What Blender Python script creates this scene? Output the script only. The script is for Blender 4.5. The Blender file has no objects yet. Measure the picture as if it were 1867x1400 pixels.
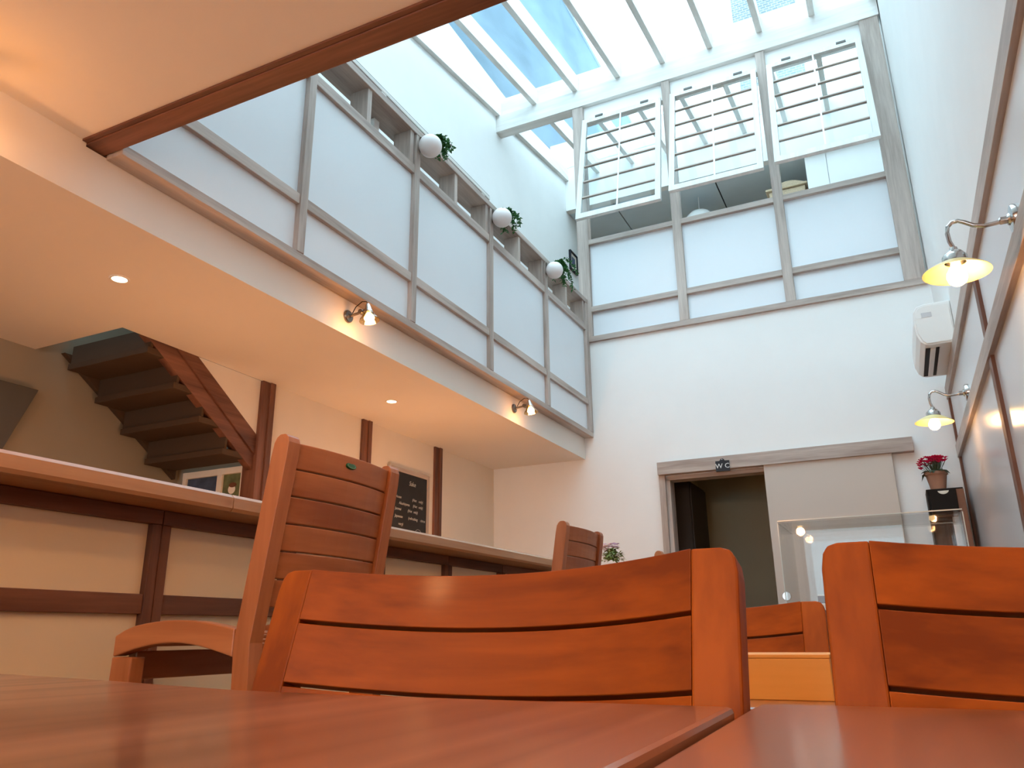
import bpy, bmesh, math, random
from mathutils import Vector, Matrix
random.seed(7)
S = bpy.context.scene
COL = S.collection

# ---------------------------------------------------------------- camera
F_PX = 1429.55
YAW, PIT, ROL = [math.radians(a) for a in (25.914, 17.724, -0.584)]
cy, sy, cp, sp = math.cos(YAW), math.sin(YAW), math.cos(PIT), math.sin(PIT)
fw = Vector((-sy * cp, cy * cp, sp)); rt = Vector((cy, sy, 0)); up = rt.cross(fw)
rt2 = math.cos(ROL) * rt + math.sin(ROL) * up
up2 = -math.sin(ROL) * rt + math.cos(ROL) * up
cd = bpy.data.cameras.new('camera'); cam = bpy.data.objects.new('camera', cd); COL.objects.link(cam)
M = Matrix.Identity(4)
for i in range(3):
    M[i][0] = rt2[i]; M[i][1] = up2[i]; M[i][2] = -fw[i]
M[0][3], M[1][3], M[2][3] = 0.0, 0.0, 0.81
cam.matrix_world = M
cd.sensor_fit = 'HORIZONTAL'; cd.sensor_width = 36.0; cd.lens = F_PX / 1867 * 36.0
cd.clip_start = 0.02; cd.clip_end = 200
S.camera = cam

# ---------------------------------------------------------------- sky and exposure
W = bpy.data.worlds.new('overcast_sky'); S.world = W; W.use_nodes = True
bg = W.node_tree.nodes['Background']
bg.inputs[0].default_value = (0.63, 0.86, 1.0, 1)
bg.inputs[1].default_value = 6.0
S.view_settings.view_transform = 'Standard'; S.view_settings.look = 'None'
S.view_settings.gamma = 1.0; S.view_settings.use_curve_mapping = False
S.view_settings.exposure = 0.0
LAMP = 1.3            # common factor on every lamp of the room
WARM = (1.0, 0.47, 0.19)
S.cycles.max_bounces = 6; S.cycles.diffuse_bounces = 4; S.cycles.glossy_bounces = 2; S.cycles.transmission_bounces = 2
S.cycles.transparent_max_bounces = 24; S.cycles.sample_clamp_indirect = 6.0
S.cycles.use_light_tree = False; S.cycles.caustics_reflective = False; S.cycles.caustics_refractive = False

# ---------------------------------------------------------------- materials
MATS = {}
def lin(c):
    return tuple((x / 12.92 if x <= 0.04045 else ((x + 0.055) / 1.055) ** 2.4) for x in [v / 255 for v in c])
def base_mat(name):
    m = bpy.data.materials.new(name); m.use_nodes = True
    nt = m.node_tree; b = nt.nodes['Principled BSDF']; MATS[name] = m
    return m, nt, b
def paint(name, rgb, rough=0.6, var=0.04, scale=6.0, bump=0.0, spec=0.4, metal=0.0):
    m, nt, b = base_mat(name); N, L = nt.nodes, nt.links
    c = lin(rgb)
    tc = N.new('ShaderNodeTexCoord'); no = N.new('ShaderNodeTexNoise')
    no.inputs['Scale'].default_value = scale; no.inputs['Detail'].default_value = 4
    L.new(tc.outputs['Object'], no.inputs['Vector'])
    rp = N.new('ShaderNodeValToRGB')
    rp.color_ramp.elements[0].position = 0.3; rp.color_ramp.elements[1].position = 0.7
    rp.color_ramp.elements[0].color = tuple(x * (1 - var) for x in c) + (1,)
    rp.color_ramp.elements[1].color = tuple(min(1, x * (1 + var)) for x in c) + (1,)
    L.new(no.outputs['Fac'], rp.inputs[0]); L.new(rp.outputs[0], b.inputs['Base Color'])
    b.inputs['Roughness'].default_value = rough; b.inputs['Metallic'].default_value = metal
    b.inputs['Specular IOR Level'].default_value = spec
    if bump:
        n2 = N.new('ShaderNodeTexNoise'); n2.inputs['Scale'].default_value = 180; L.new(tc.outputs['Object'], n2.inputs['Vector'])
        bp = N.new('ShaderNodeBump'); bp.inputs['Strength'].default_value = bump; bp.inputs['Distance'].default_value = 0.002
        L.new(n2.outputs['Fac'], bp.inputs['Height']); L.new(bp.outputs[0], b.inputs['Normal'])
    return m
def wood(name, dark, light, axis='X', rough=0.45, freq=14.0, coat=0.0, spec=0.4, contrast=(0.3, 0.75), warp=0.35, rings=0.0):
    m, nt, b = base_mat(name); N, L = nt.nodes, nt.links
    tc = N.new('ShaderNodeTexCoord'); mp = N.new('ShaderNodeMapping')
    sc = [freq, freq, freq]; sc['XYZ'.index(axis)] = freq * 0.07
    mp.inputs['Scale'].default_value = sc
    oi = N.new('ShaderNodeObjectInfo'); mul = N.new('ShaderNodeVectorMath'); mul.operation = 'SCALE'
    mul.inputs[0].default_value = (3.1, 5.3, 7.7)
    L.new(oi.outputs['Random'], mul.inputs['Scale']); L.new(mul.outputs[0], mp.inputs['Location'])
    L.new(tc.outputs['Object'], mp.inputs['Vector'])
    n1 = N.new('ShaderNodeTexNoise'); n1.inputs['Scale'].default_value = 1.0; n1.inputs['Detail'].default_value = 6
    n1.inputs['Distortion'].default_value = warp
    L.new(mp.outputs[0], n1.inputs['Vector'])
    n2 = N.new('ShaderNodeTexNoise'); n2.inputs['Scale'].default_value = 7.0; n2.inputs['Detail'].default_value = 3
    L.new(mp.outputs[0], n2.inputs['Vector'])
    mx = N.new('ShaderNodeMath'); mx.operation = 'MULTIPLY_ADD'; mx.inputs[1].default_value = 0.3
    src = n1.outputs['Fac']
    if rings:          # growth-ring figure: fold the slow noise into bands
        m1 = N.new('ShaderNodeMath'); m1.operation = 'MULTIPLY'; m1.inputs[1].default_value = rings; L.new(src, m1.inputs[0])
        m2 = N.new('ShaderNodeMath'); m2.operation = 'PINGPONG'; m2.inputs[1].default_value = 1.0; L.new(m1.outputs[0], m2.inputs[0])
        m3 = N.new('ShaderNodeMath'); m3.operation = 'MULTIPLY_ADD'; m3.inputs[1].default_value = 0.45; m3.inputs[2].default_value = 0.12; L.new(m2.outputs[0], m3.inputs[0])
        m4 = N.new('ShaderNodeMath'); m4.operation = 'MULTIPLY_ADD'; m4.inputs[1].default_value = 0.5; L.new(src, m4.inputs[0]); L.new(m3.outputs[0], m4.inputs[2])
        src = m4.outputs[0]; n1.inputs['Detail'].default_value = 2
    L.new(n2.outputs['Fac'], mx.inputs[0]); L.new(src, mx.inputs[2])
    sb = N.new('ShaderNodeMath'); sb.operation = 'SUBTRACT'; sb.inputs[1].default_value = 0.15
    L.new(mx.outputs[0], sb.inputs[0])
    rp = N.new('ShaderNodeValToRGB')
    rp.color_ramp.elements[0].position, rp.color_ramp.elements[1].position = contrast
    rp.color_ramp.elements[0].color = lin(dark) + (1,); rp.color_ramp.elements[1].color = lin(light) + (1,)
    L.new(sb.outputs[0], rp.inputs[0]); L.new(rp.outputs[0], b.inputs['Base Color'])
    b.inputs['Roughness'].default_value = rough; b.inputs['Coat Weight'].default_value = coat
    b.inputs['Coat Roughness'].default_value = 0.12; b.inputs['Specular IOR Level'].default_value = spec
    bp = N.new('ShaderNodeBump'); bp.inputs['Strength'].default_value = 0.12; bp.inputs['Distance'].default_value = 0.001
    L.new(n2.outputs['Fac'], bp.inputs['Height']); L.new(bp.outputs[0], b.inputs['Normal'])
    return m
def glow(name, rgb, strength):
    m, nt, b = base_mat(name)
    c = lin(rgb)
    b.inputs['Base Color'].default_value = c + (1,)
    b.inputs['Emission Color'].default_value = c + (1,); b.inputs['Emission Strength'].default_value = strength
    m.cycles.emission_sampling = 'NONE'      # the lamp's own light does the lighting
    return m
def glass(name, tint, gloss=0.08, rough=0.02, dirt=0.0):
    m, nt, b = base_mat(name); N, L = nt.nodes, nt.links
    N.remove(b); out = N['Material Output']
    tr = N.new('ShaderNodeBsdfTransparent'); tr.inputs[0].default_value = tint + (1,)
    gl = N.new('ShaderNodeBsdfGlossy'); gl.inputs['Roughness'].default_value = rough
    lw = N.new('ShaderNodeLayerWeight'); fr = N.new('ShaderNodeMath'); fr.operation = 'POWER'; fr.inputs[1].default_value = 5.0
    L.new(lw.outputs['Facing'], fr.inputs[0])
    ad = N.new('ShaderNodeMath'); ad.operation = 'MULTIPLY_ADD'; ad.inputs[1].default_value = 0.8; ad.inputs[2].default_value = gloss
    L.new(fr.outputs[0], ad.inputs[0])
    mx = N.new('ShaderNodeMixShader'); L.new(ad.outputs[0], mx.inputs[0]); L.new(tr.outputs[0], mx.inputs[1]); L.new(gl.outputs[0], mx.inputs[2])
    last = mx
    if dirt:
        tc = N.new('ShaderNodeTexCoord'); no = N.new('ShaderNodeTexNoise'); no.inputs['Scale'].default_value = 1.6; no.inputs['Detail'].default_value = 2
        mp = N.new('ShaderNodeMapping'); mp.inputs['Scale'].default_value = (3, 0.6, 1)
        L.new(tc.outputs['Object'], mp.inputs[0]); L.new(mp.outputs[0], no.inputs['Vector'])
        rp = N.new('ShaderNodeValToRGB'); rp.color_ramp.elements[0].position = 0.45; rp.color_ramp.elements[1].position = 0.8
        rp.color_ramp.elements[0].color = tint + (1,); rp.color_ramp.elements[1].color = tuple(t * (1 - dirt) for t in tint) + (1,)
        L.new(no.outputs['Fac'], rp.inputs[0]); L.new(rp.outputs[0], tr.inputs[0])
    L.new(last.outputs[0], out.inputs['Surface'])
    return m

paint('plaster_white', (240, 240, 238), 0.75, 0.015, 3, 0.05, 0.2)
paint('plaster_cream', (236, 226, 210), 0.75, 0.02, 3, 0.05, 0.2)
paint('ceiling_paint', (238, 232, 224), 0.8, 0.015, 2, 0.05, 0.2)
paint('frosted_panel', (228, 232, 236), 0.32, 0.01, 1.5, 0, 0.4)
paint('laminate_panel', (242, 224, 190), 0.4, 0.015, 2, 0, 0.35)
paint('gloss_panel', (205, 204, 206), 0.2, 0.01, 1, 0, 0.5)
paint('door_laminate', (196, 186, 176), 0.4, 0.01, 1, 0, 0.35)
paint('white_paint', (244, 244, 242), 0.5, 0.01, 3)
paint('white_plastic', (236, 234, 230), 0.35, 0.01, 3, 0, 0.5)
paint('grey_board', (214, 228, 236), 0.6, 0.03, 3)
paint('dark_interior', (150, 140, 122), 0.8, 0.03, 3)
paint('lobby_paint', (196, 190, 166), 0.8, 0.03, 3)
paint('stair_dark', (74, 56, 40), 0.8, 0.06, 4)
paint('dark_grey_metal', (84, 80, 74), 0.5, 0.05, 4)
paint('black_paint', (20, 17, 16), 0.6, 0.1, 5, 0, 0.15)
paint('sign_black', (26, 28, 36), 0.4, 0.1, 8)
paint('sign_white', (232, 232, 228), 0.6, 0.02, 8)
paint('slate', (34, 35, 38), 0.7, 0.25, 7)
paint('chalk', (196, 196, 190), 0.9, 0.15, 60)
paint('label_green', (18, 84, 36), 0.4, 0.1, 40)
paint('label_gold', (120, 170, 110), 0.4, 0.05, 40)
paint('chrome', (196, 192, 188), 0.18, 0.03, 9, 0, 0.5, 1.0)
paint('chrome_dark', (128, 120, 112), 0.28, 0.08, 9, 0, 0.5, 1.0)
paint('shade_enamel', (244, 220, 150), 0.4, 0.01, 4)
paint('terracotta', (150, 112, 92), 0.7, 0.06, 9)
paint('pot_white', (236, 230, 228), 0.35, 0.01, 6)
paint('soil', (46, 34, 26), 0.9, 0.2, 40)
paint('leaf_green', (62, 128, 74), 0.5, 0.35, 30)
paint('leaf_pale', (116, 138, 70), 0.5, 0.35, 30)
paint('leaf_dark', (60, 74, 52), 0.5, 0.3, 30)
paint('petal_pink', (224, 34, 96), 0.5, 0.15, 30)
paint('petal_pale', (240, 214, 232), 0.5, 0.06, 30)
paint('print_blue', (70, 84, 108), 0.5, 0.35, 14)
paint('print_green', (104, 110, 76), 0.5, 0.4, 18)
paint('paper', (236, 228, 214), 0.7, 0.02, 9)
paint('wicker', (208, 186, 156), 0.8, 0.12, 60, 0.4)
paint('render_blue', (104, 126, 140), 0.85, 0.12, 1.6)
paint('neutral_dark', (60, 50, 44), 0.6, 0.05, 4)
paint('flashing', (210, 222, 226), 0.5, 0.03, 2)
wood('oak_x', (156, 140, 130), (206, 192, 182), 'X', 0.5)
wood('oak_y', (156, 140, 130), (206, 192, 182), 'Y', 0.5)
wood('oak_z', (156, 140, 130), (206, 192, 182), 'Z', 0.5)
wood('whitewash_x', (214, 210, 204), (240, 238, 234), 'X', 0.55)
wood('whitewash_y', (214, 210, 204), (240, 238, 234), 'Y', 0.55)
wood('sash_x', (206, 204, 200), (232, 230, 226), 'X', 0.5)
wood('sash_z', (206, 204, 200), (232, 230, 226), 'Z', 0.5)
wood('brown_y', (84, 50, 38), (138, 92, 70), 'Y', 0.5)
wood('brown_z', (84, 50, 38), (138, 92, 70), 'Z', 0.5)
wood('brown_x', (84, 50, 38), (138, 92, 70), 'X', 0.5)
wood('counter_wood', (170, 126, 92), (208, 164, 124), 'Y', 0.35, 10, 0.3)
wood('chair_x', (112, 50, 10), (166, 85, 18), 'X', 0.5, 11, 0.04, 0.25, (0.36, 0.68), 0.6)
wood('chair_y', (112, 50, 10), (166, 85, 18), 'Y', 0.5, 11, 0.04, 0.25, (0.36, 0.68), 0.6)
wood('chair_z', (124, 58, 11), (168, 88, 19), 'Z', 0.5, 11, 0.04, 0.25, (0.36, 0.68), 0.6)
wood('barchair_y', (150, 88, 54), (204, 138, 92), 'Y', 0.42, 9, 0.1)
wood('barchair_z', (150, 88, 54), (204, 138, 92), 'Z', 0.42, 9, 0.1)
wood('barchair_x', (150, 88, 54), (204, 138, 92), 'X', 0.42, 9, 0.1)
wood('table_wood', (92, 56, 42), (166, 120, 100), 'Y', 0.28, 5, 0.55, 0.45, (0.05, 0.95), 0.8, rings=9.0)
wood('box_wood', (222, 162, 80), (240, 186, 104), 'X', 0.5, 12)
wood('floor_wood', (120, 78, 48), (168, 118, 78), 'Y', 0.45, 5)
wood('cabinet_brown', (84, 50, 36), (122, 78, 56), 'Z', 0.4, 12)
glass('skylight_glass', (0.965, 0.985, 0.99), 0.012, 0.02, 0.12)
glass('sash_glass', (0.96, 0.99, 0.995), 0.015, 0.03)
glass('case_glass', (0.97, 0.975, 0.975), 0.02, 0.015)
glass('shade_glass', (0.9, 0.78, 0.55), 0.12, 0.05)
paint('glass_edge', (200, 206, 200), 0.15, 0.02, 9, 0, 0.6)
glow('bulb_warm', (255, 214, 150), 22.0)
glow('bulb_spot', (255, 216, 160), 14.0)
glow('downlight_glow', (255, 226, 190), 12.0)
def brick_mat():
    m, nt, b = base_mat('white_brick'); N, L = nt.nodes, nt.links
    tc = N.new('ShaderNodeTexCoord'); mp = N.new('ShaderNodeMapping'); mp.inputs['Rotation'].default_value = (math.radians(90), 0, 0)
    br = N.new('ShaderNodeTexBrick'); br.inputs['Scale'].default_value = 4.4
    br.inputs['Color1'].default_value = lin((92, 104, 108)) + (1,); br.inputs['Color2'].default_value = lin((108, 118, 122)) + (1,)
    br.inputs['Mortar'].default_value = lin((150, 156, 158)) + (1,); br.inputs['Mortar Size'].default_value = 0.03
    L.new(tc.outputs['Object'], mp.inputs[0]); L.new(mp.outputs[0], br.inputs['Vector']); L.new(br.outputs[0], b.inputs['Base Color'])
    b.inputs['Roughness'].default_value = 0.85
brick_mat()

# ---------------------------------------------------------------- mesh helpers
def obj(name, bm, mat, parent=None, smooth=False, bevel=0.0, seg=2):
    me = bpy.data.meshes.new(name); bmesh.ops.recalc_face_normals(bm, faces=bm.faces[:]); bm.to_mesh(me); bm.free()
    me.materials.append(MATS[mat])
    if smooth:
        for p in me.polygons: p.use_smooth = True
        me.set_sharp_from_angle(angle=math.radians(38))
    o = bpy.data.objects.new(name, me); COL.objects.link(o)
    if parent is not None: o.parent = parent
    if bevel:
        md = o.modifiers.new('edge', 'BEVEL'); md.width = bevel; md.segments = seg; md.limit_method = 'ANGLE'; md.angle_limit = math.radians(40)
    return o
def bx(bm, x0, x1, y0, y1, z0, z1):
    v = [bm.verts.new((x, y, z)) for x in (x0, x1) for y in (y0, y1) for z in (z0, z1)]
    for f in ((0, 1, 3, 2), (4, 6, 7, 5), (0, 4, 5, 1), (2, 3, 7, 6), (0, 2, 6, 4), (1, 5, 7, 3)):
        bm.faces.new([v[i] for i in f])
def box(name, b, mat, parent=None, bevel=0.0):
    """a box part; its origin sits at the box centre so copies and textures stay local"""
    x0, x1, y0, y1, z0, z1 = b
    bm = bmesh.new(); hx, hy, hz = (x1 - x0) / 2, (y1 - y0) / 2, (z1 - z0) / 2
    bx(bm, -hx, hx, -hy, hy, -hz, hz)
    o = obj(name, bm, mat, parent, bevel=bevel)
    o.location = ((x0 + x1) / 2, (y0 + y1) / 2, (z0 + z1) / 2)
    return o
def prism(name, pts, axis, a0, a1, mat, parent=None, bevel=0.0, smooth=False):
    """polygon pts in the two axes other than `axis`, extruded from a0 to a1"""
    bm = bmesh.new(); rings = []
    for a in (a0, a1):
        r = []
        for p in pts:
            c = {'X': (a, p[0], p[1]), 'Y': (p[0], a, p[1]), 'Z': (p[0], p[1], a)}[axis]
            r.append(bm.verts.new(c))
        rings.append(r)
    bm.faces.new(rings[0]); bm.faces.new(rings[1][::-1])
    n = len(pts)
    for i in range(n): bm.faces.new((rings[0][i], rings[0][(i + 1) % n], rings[1][(i + 1) % n], rings[1][i]))
    return obj(name, bm, mat, parent, bevel=bevel, smooth=smooth)
def lathe_bm(bm, prof, seg=24, mtx=Matrix.Identity(4)):
    rows = []
    for r, z in prof:
        if r < 1e-6: rows.append([bm.verts.new(mtx @ Vector((0, 0, z)))])
        else: rows.append([bm.verts.new(mtx @ Vector((r * math.cos(2 * math.pi * k / seg), r * math.sin(2 * math.pi * k / seg), z))) for k in range(seg)])
    for a, b in zip(rows, rows[1:]):
        for k in range(seg):
            k2 = (k + 1) % seg
            if len(a) == 1 and len(b) == 1: continue
            if len(a) == 1: bm.faces.new((a[0], b[k], b[k2]))
            elif len(b) == 1: bm.faces.new((a[k], b[0], a[k2]))
            else: bm.faces.new((a[k], b[k], b[k2], a[k2]))
def lathe(name, prof, mat, parent=None, seg=24, mtx=Matrix.Identity(4)):
    bm = bmesh.new(); lathe_bm(bm, prof, seg, mtx); return obj(name, bm, mat, parent, smooth=True)
def tube(name, pts, r, mat, parent=None, seg=10):
    bm = bmesh.new(); rings = []; pts = [Vector(p) for p in pts]
    for i, p in enumerate(pts):
        d = (pts[min(i + 1, len(pts) - 1)] - pts[max(i - 1, 0)]).normalized()
        ref = Vector((0, 0, 1)) if abs(d.z) < 0.9 else Vector((0, 1, 0))
        u = d.cross(ref).normalized(); v = d.cross(u)
        rr = r[i] if isinstance(r, (list, tuple)) else r
        rings.append([bm.verts.new(p + rr * (math.cos(2 * math.pi * k / seg) * u + math.sin(2 * math.pi * k / seg) * v)) for k in range(seg)])
    for a, b in zip(rings, rings[1:]):
        for k in range(seg): bm.faces.new((a[k], a[(k + 1) % seg], b[(k + 1) % seg], b[k]))
    bm.faces.new(rings[0]); bm.faces.new(rings[-1][::-1])
    return obj(name, bm, mat, parent, smooth=True)
def tag(o, label=None, cat=None, group=None, kind=None):
    if label: o['label'] = label
    if cat: o['category'] = cat
    if group: o['group'] = group
    if kind: o['kind'] = kind
    return o
def thing(name, label, cat, loc=(0, 0, 0), rz=0.0, group=None, kind=None):
    o = bpy.data.objects.new(name, None); COL.objects.link(o); o.empty_display_size = 0.1
    o.location = loc; o.rotation_euler = (0, 0, rz)
    return tag(o, label, cat, group, kind)
def copy_tree(o, parent=None):
    c = o.copy(); COL.objects.link(c); c.parent = parent
    for ch in list(o.children): copy_tree(ch, c)
    return c
def lamp_light(name, parent, loc, energy, radius=0.03, spot=None, rot=None, color=WARM):
    ld = bpy.data.lights.new(name, 'SPOT' if spot else 'POINT'); ld.energy = energy * LAMP; ld.color = color; ld.shadow_soft_size = radius
    if spot: ld.spot_size = math.radians(spot); ld.spot_blend = 0.8
    o = bpy.data.objects.new(name, ld); COL.objects.link(o); o.parent = parent; o.location = loc
    if rot: o.rotation_euler = rot
    return o
def leaf_bm(bm, p, d, L, w, droop=0.3):
    d = Vector(d).normalized(); ref = Vector((0, 0, 1)) if abs(d.z) < 0.9 else Vector((1, 0, 0))
    s = d.cross(ref).normalized(); n = s.cross(d); p = Vector(p)
    a = bm.verts.new(p); b = bm.verts.new(p + d * L * 0.45 + s * w / 2 + n * 0.06 * L); c = bm.verts.new(p + d * L * 0.45 - s * w / 2 + n * 0.06 * L)
    m = bm.verts.new(p + d * L * 0.5 + n * 0.0); e = bm.verts.new(p + d * L - Vector((0, 0, droop * L)))
    bm.faces.new((a, b, m)); bm.faces.new((a, m, c)); bm.faces.new((b, e, m)); bm.faces.new((m, e, c))

# ---------------------------------------------------------------- key planes
YF = 6.5            # far wall
ZS = 2.30           # soffit under the gallery
ZC = 2.52           # near ceiling
XB = -2.346         # gallery balustrade front
XFA = -2.433        # fascia
XL = -3.36          # back wall behind the counter
XLL = -4.04         # kitchen / stairwell wall
XU = -3.30          # upper left wall
YN = -4.2           # wall behind the camera
def xr(y): return 0.485 + (YF - y) * 0.0085      # right wall leans out slightly towards the camera
TR = math.atan(0.0085)

# ================================================================ SETTING
fl = tag(box('floor', (-4.3, 0.9, YN - 0.2, YF + 0.1, -0.1, 0.0), 'floor_wood'), 'warm brown wooden floor of the cafe', 'floor', kind='structure')
# far wall, with the doorway left open; upper storey is the timber screen
bm = bmesh.new()
bx(bm, -4.2, -1.70, YF, YF + 0.12, 0, 3.40)
bx(bm, -0.89, 0.75, YF, YF + 0.12, 0, 3.40)
bx(bm, -1.70, -0.89, YF, YF + 0.12, 2.06, 3.40)
tag(obj('wall_far', bm, 'plaster_white'), 'white plaster far wall below the timber screen', 'wall', kind='structure')
# floor slab of the upper room and gallery
bm = bmesh.new()
bx(bm, -4.2, XFA, 1.515, YF, ZS, 2.50)
v = None
soff_cut = obj('ceiling_soffit', bm, 'ceiling_paint'); bpy.data.objects.remove(soff_cut)
bm = bmesh.new()
bx(bm, XL, XFA, YN, YF, ZS, 2.50)                 # soffit strip over the counter, its edge is the fascia
bx(bm, XLL, XL, YN, 2.44, ZS, 2.50)               # deeper soffit over the kitchen
bx(bm, XL, XFA, YN, 1.515, 2.50, 2.62)
tag(obj('ceiling_soffit', bm, 'ceiling_paint'), 'lowered white soffit over the counter with a white fascia edge', 'ceiling', kind='structure')
bm = bmesh.new(); bx(bm, XFA, 0.95, YN, 1.515, ZC, ZC + 0.2)
tag(obj('ceiling', bm, 'ceiling_paint'), 'flat ceiling over the seating in the near room', 'ceiling', kind='structure')
bm = bmesh.new(); bx(bm, -4.2, 0.75, YF + 0.12, 12.2, 3.2, 3.40)
tag(obj('floor_upper', bm, 'counter_wood'), 'floor of the upper room behind the screen', 'floor', kind='structure')
# beam at the near edge of the double height
nb = thing('beam', 'brown timber beam edging the near ceiling', 'beam', (0, 0, 0), kind='structure')
box('beam_board', (XFA - 0.05, xr(1.55), 1.515, 1.595, ZC - 0.012, ZC + 0.20), 'brown_x', nb, 0.004)
box('beam_strip', (XFA + 0.002, xr(1.5), 1.496, 1.514, ZC - 0.008, ZC + 0.02), 'brown_x', nb, 0.002)
# back-left wall behind the counter: cream boards and brown posts
wl = thing('wall_left', 'cream panelled wall with brown posts behind the counter', 'wall', kind='structure')
box('board', (XL - 0.08, XL, 3.53, 4.43, 0, ZS), 'plaster_cream', wl)
box('board', (XL - 0.08, XL, 4.54, 5.42, 0, ZS), 'plaster_cream', wl)
box('board', (XL - 0.08, XL, 5.53, YF, 0, ZS), 'plaster_cream', wl)
for y0 in (3.42, 4.43, 5.42):
    box('post', (XL - 0.09, XL + 0.018, y0, y0 + 0.112, 0, ZS), 'brown_z', wl, 0.003)
    box('post_fillet', (XL + 0.018, XL + 0.028, y0 + 0.06, y0 + 0.10, 0, ZS), 'brown_z', wl, 0.002)
tri = prism('triangular_board', [(2.93, ZS), (3.42, ZS), (3.42, 1.96)], 'X', XL - 0.05, XL - 0.004, 'plaster_cream', wl)
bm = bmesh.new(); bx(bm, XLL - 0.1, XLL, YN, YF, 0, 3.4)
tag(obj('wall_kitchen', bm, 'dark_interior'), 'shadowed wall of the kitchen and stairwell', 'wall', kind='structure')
# upper left wall of the gallery, rises to the skylight
prism_pts = [(1.4, 2.5), (12.2, 2.5), (12.2, 7.3), (1.4, 5.75)]
tag(prism('wall_gallery', prism_pts, 'X', XU - 0.12, XU, 'plaster_white'), 'tall white gallery wall up to the skylight', 'wall', kind='structure')
bm = bmesh.new(); bx(bm, XU - 0.1, XFA + 0.02, 1.6, YF + 0.2, 2.5, 2.53)
tag(obj('floor_gallery', bm, 'floor_wood'), 'narrow gallery floor behind the balustrade', 'floor', kind='structure')
# wall above the near beam
bm = bmesh.new(); bx(bm, XU - 0.1, 0.8, 1.45, 1.52, ZC + 0.2, 5.9)
tag(obj('wall_near_upper', bm, 'plaster_white'), 'white wall above the near ceiling', 'wall', kind='structure')
# wall behind the camera: shopfront with two openings
bm = bmesh.new()
bx(bm, -4.2, 0.95, YN - 0.12, YN, 0, 0.6); bx(bm, -4.2, 0.95, YN - 0.12, YN, 2.25, 2.8)
for a, b in ((-4.2, -3.2), (-1.7, -1.3), (0.1, 0.95)): bx(bm, a, b, YN - 0.12, YN, 0.6, 2.25)
tag(obj('wall_near', bm, 'plaster_white'), 'white front wall with shop window openings', 'wall', kind='structure')
for i, (a, b) in enumerate(((-3.2, -1.7), (-1.3, 0.1))):
    w = thing('window_%d' % (i + 3), ('left' if i == 0 else 'right') + ' shop window in the front wall', 'window', kind='structure')
    box('pane', (a + 0.05, b - 0.05, YN - 0.07, YN - 0.06, 0.65, 2.2), 'sash_glass', w)
    for q in ((a, a + 0.05, 0.6, 2.25), (b - 0.05, b, 0.6, 2.25)): box('frame_stile', (q[0], q[1], YN - 0.09, YN - 0.03, q[2], q[3]), 'brown_z', w)
    for q in ((0.6, 0.65), (2.2, 2.25)): box('frame_rail', (a + 0.05, b - 0.05, YN - 0.09, YN - 0.03, q[0], q[1]), 'brown_x', w)

# right wall: plaster above, framed glossy panels below
wr = thing('wall_right', 'right wall, plaster above timber-framed glossy panels', 'wall', (0.485, YF, 0), TR, kind='structure')
# local frame: x into the wall (+), y runs from the far corner (0) towards the camera (-)
pl = box('plaster', (0.012, 0.16, -11.0, 6.0, 2.47, 7.6), 'plaster_white', wr)
ys = [0.0, -2.44, -4.88, -7.32, -9.76]
box('rail', (-0.022, 0.012, -11.0, 0.0, 2.455, 2.55), 'oak_y', wr, 0.002)
box('rail', (-0.022, 0.012, -11.0, 0.0, 2.012, 2.105), 'oak_y', wr, 0.002)
box('rail', (-0.018, 0.012, -11.0, 0.0, 0.0, 0.12), 'oak_y', wr, 0.002)
for y in ys:
    box('batten', (-0.014, 0.012, y - 0.045, y + (0.045 if y < 0 else 0.0), 2.105, 2.455), 'brown_z', wr, 0.002)
    box('batten', (-0.014, 0.012, y - 0.045, y + (0.045 if y < 0 else 0.0), 0.12, 2.012), 'brown_z', wr, 0.002)
for y0, y1 in zip(ys[1:], ys):
    box('upper_panel', (0.002, 0.1, y0 + 0.045, y1 - 0.045, 2.105, 2.455), 'frosted_panel', wr)
    box('gloss_panel', (0.002, 0.1, y0 + 0.045, y1 - 0.045, 0.12, 2.012), 'gloss_panel', wr)
box('wall_core', (0.1, 0.16, -11.0, 0.1, 0.0, 2.47), 'plaster_white', wr)

# ---------------------------------------------------------------- gallery balustrade
bal = thing('balustrade', 'pale oak gallery balustrade with frosted white panels', 'balustrade', (0, 0, 0), kind='structure')
posts = [1.56, 2.558, 3.528, 4.514, 5.504, 6.44]
PW = 0.05
XBB = XB - 0.085
Y0, Y1 = 1.597, YF - 0.002
box('bottom_rail', (XBB, XB, Y0, Y1, 2.492, 2.535), 'oak_y', bal, 0.002)
for i, y in enumerate(posts):
    if i == 0: continue
    box('post', (XBB + 0.03, XB + 0.003, y - PW / 2, y + PW / 2 + (0.03 if i == 5 else 0), 2.535, 3.785), 'oak_z', bal, 0.002)
for a, b in zip(posts, posts[1:]):
    y0, y1 = max(a + PW / 2, Y0), b - PW / 2
    box('mid_rail', (XBB + 0.03, XB - 0.004, y0, y1, 2.782, 2.836), 'oak_y', bal, 0.002)
    box('top_rail', (XBB + 0.02, XB - 0.004, y0, y1, 3.505, 3.565), 'oak_y', bal, 0.002)
    for z0, z1, nm in ((2.535, 2.782, 'lower_panel'), (2.836, 3.505, 'upper_panel')):
        box(nm, (XB - 0.036, XB - 0.026, y0, y1, z0, z1), 'frosted_panel', bal)
    # small blocks that carry the cap rail
    ym = (a + b) / 2
    if ym > 2:
        for yy in (ym - 0.012, b - 0.06):
            if yy + 0.02 < y1 + 0.001: box('cap_block', (XBB - 0.045, XB - 0.006, yy - 0.02, yy + 0.018, 3.565, 3.785), 'oak_z', bal, 0.002)
box('cap_rail', (XBB - 0.09, XB + 0.006, Y0, Y1, 3.785, 3.828), 'oak_y', bal, 0.003)
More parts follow.
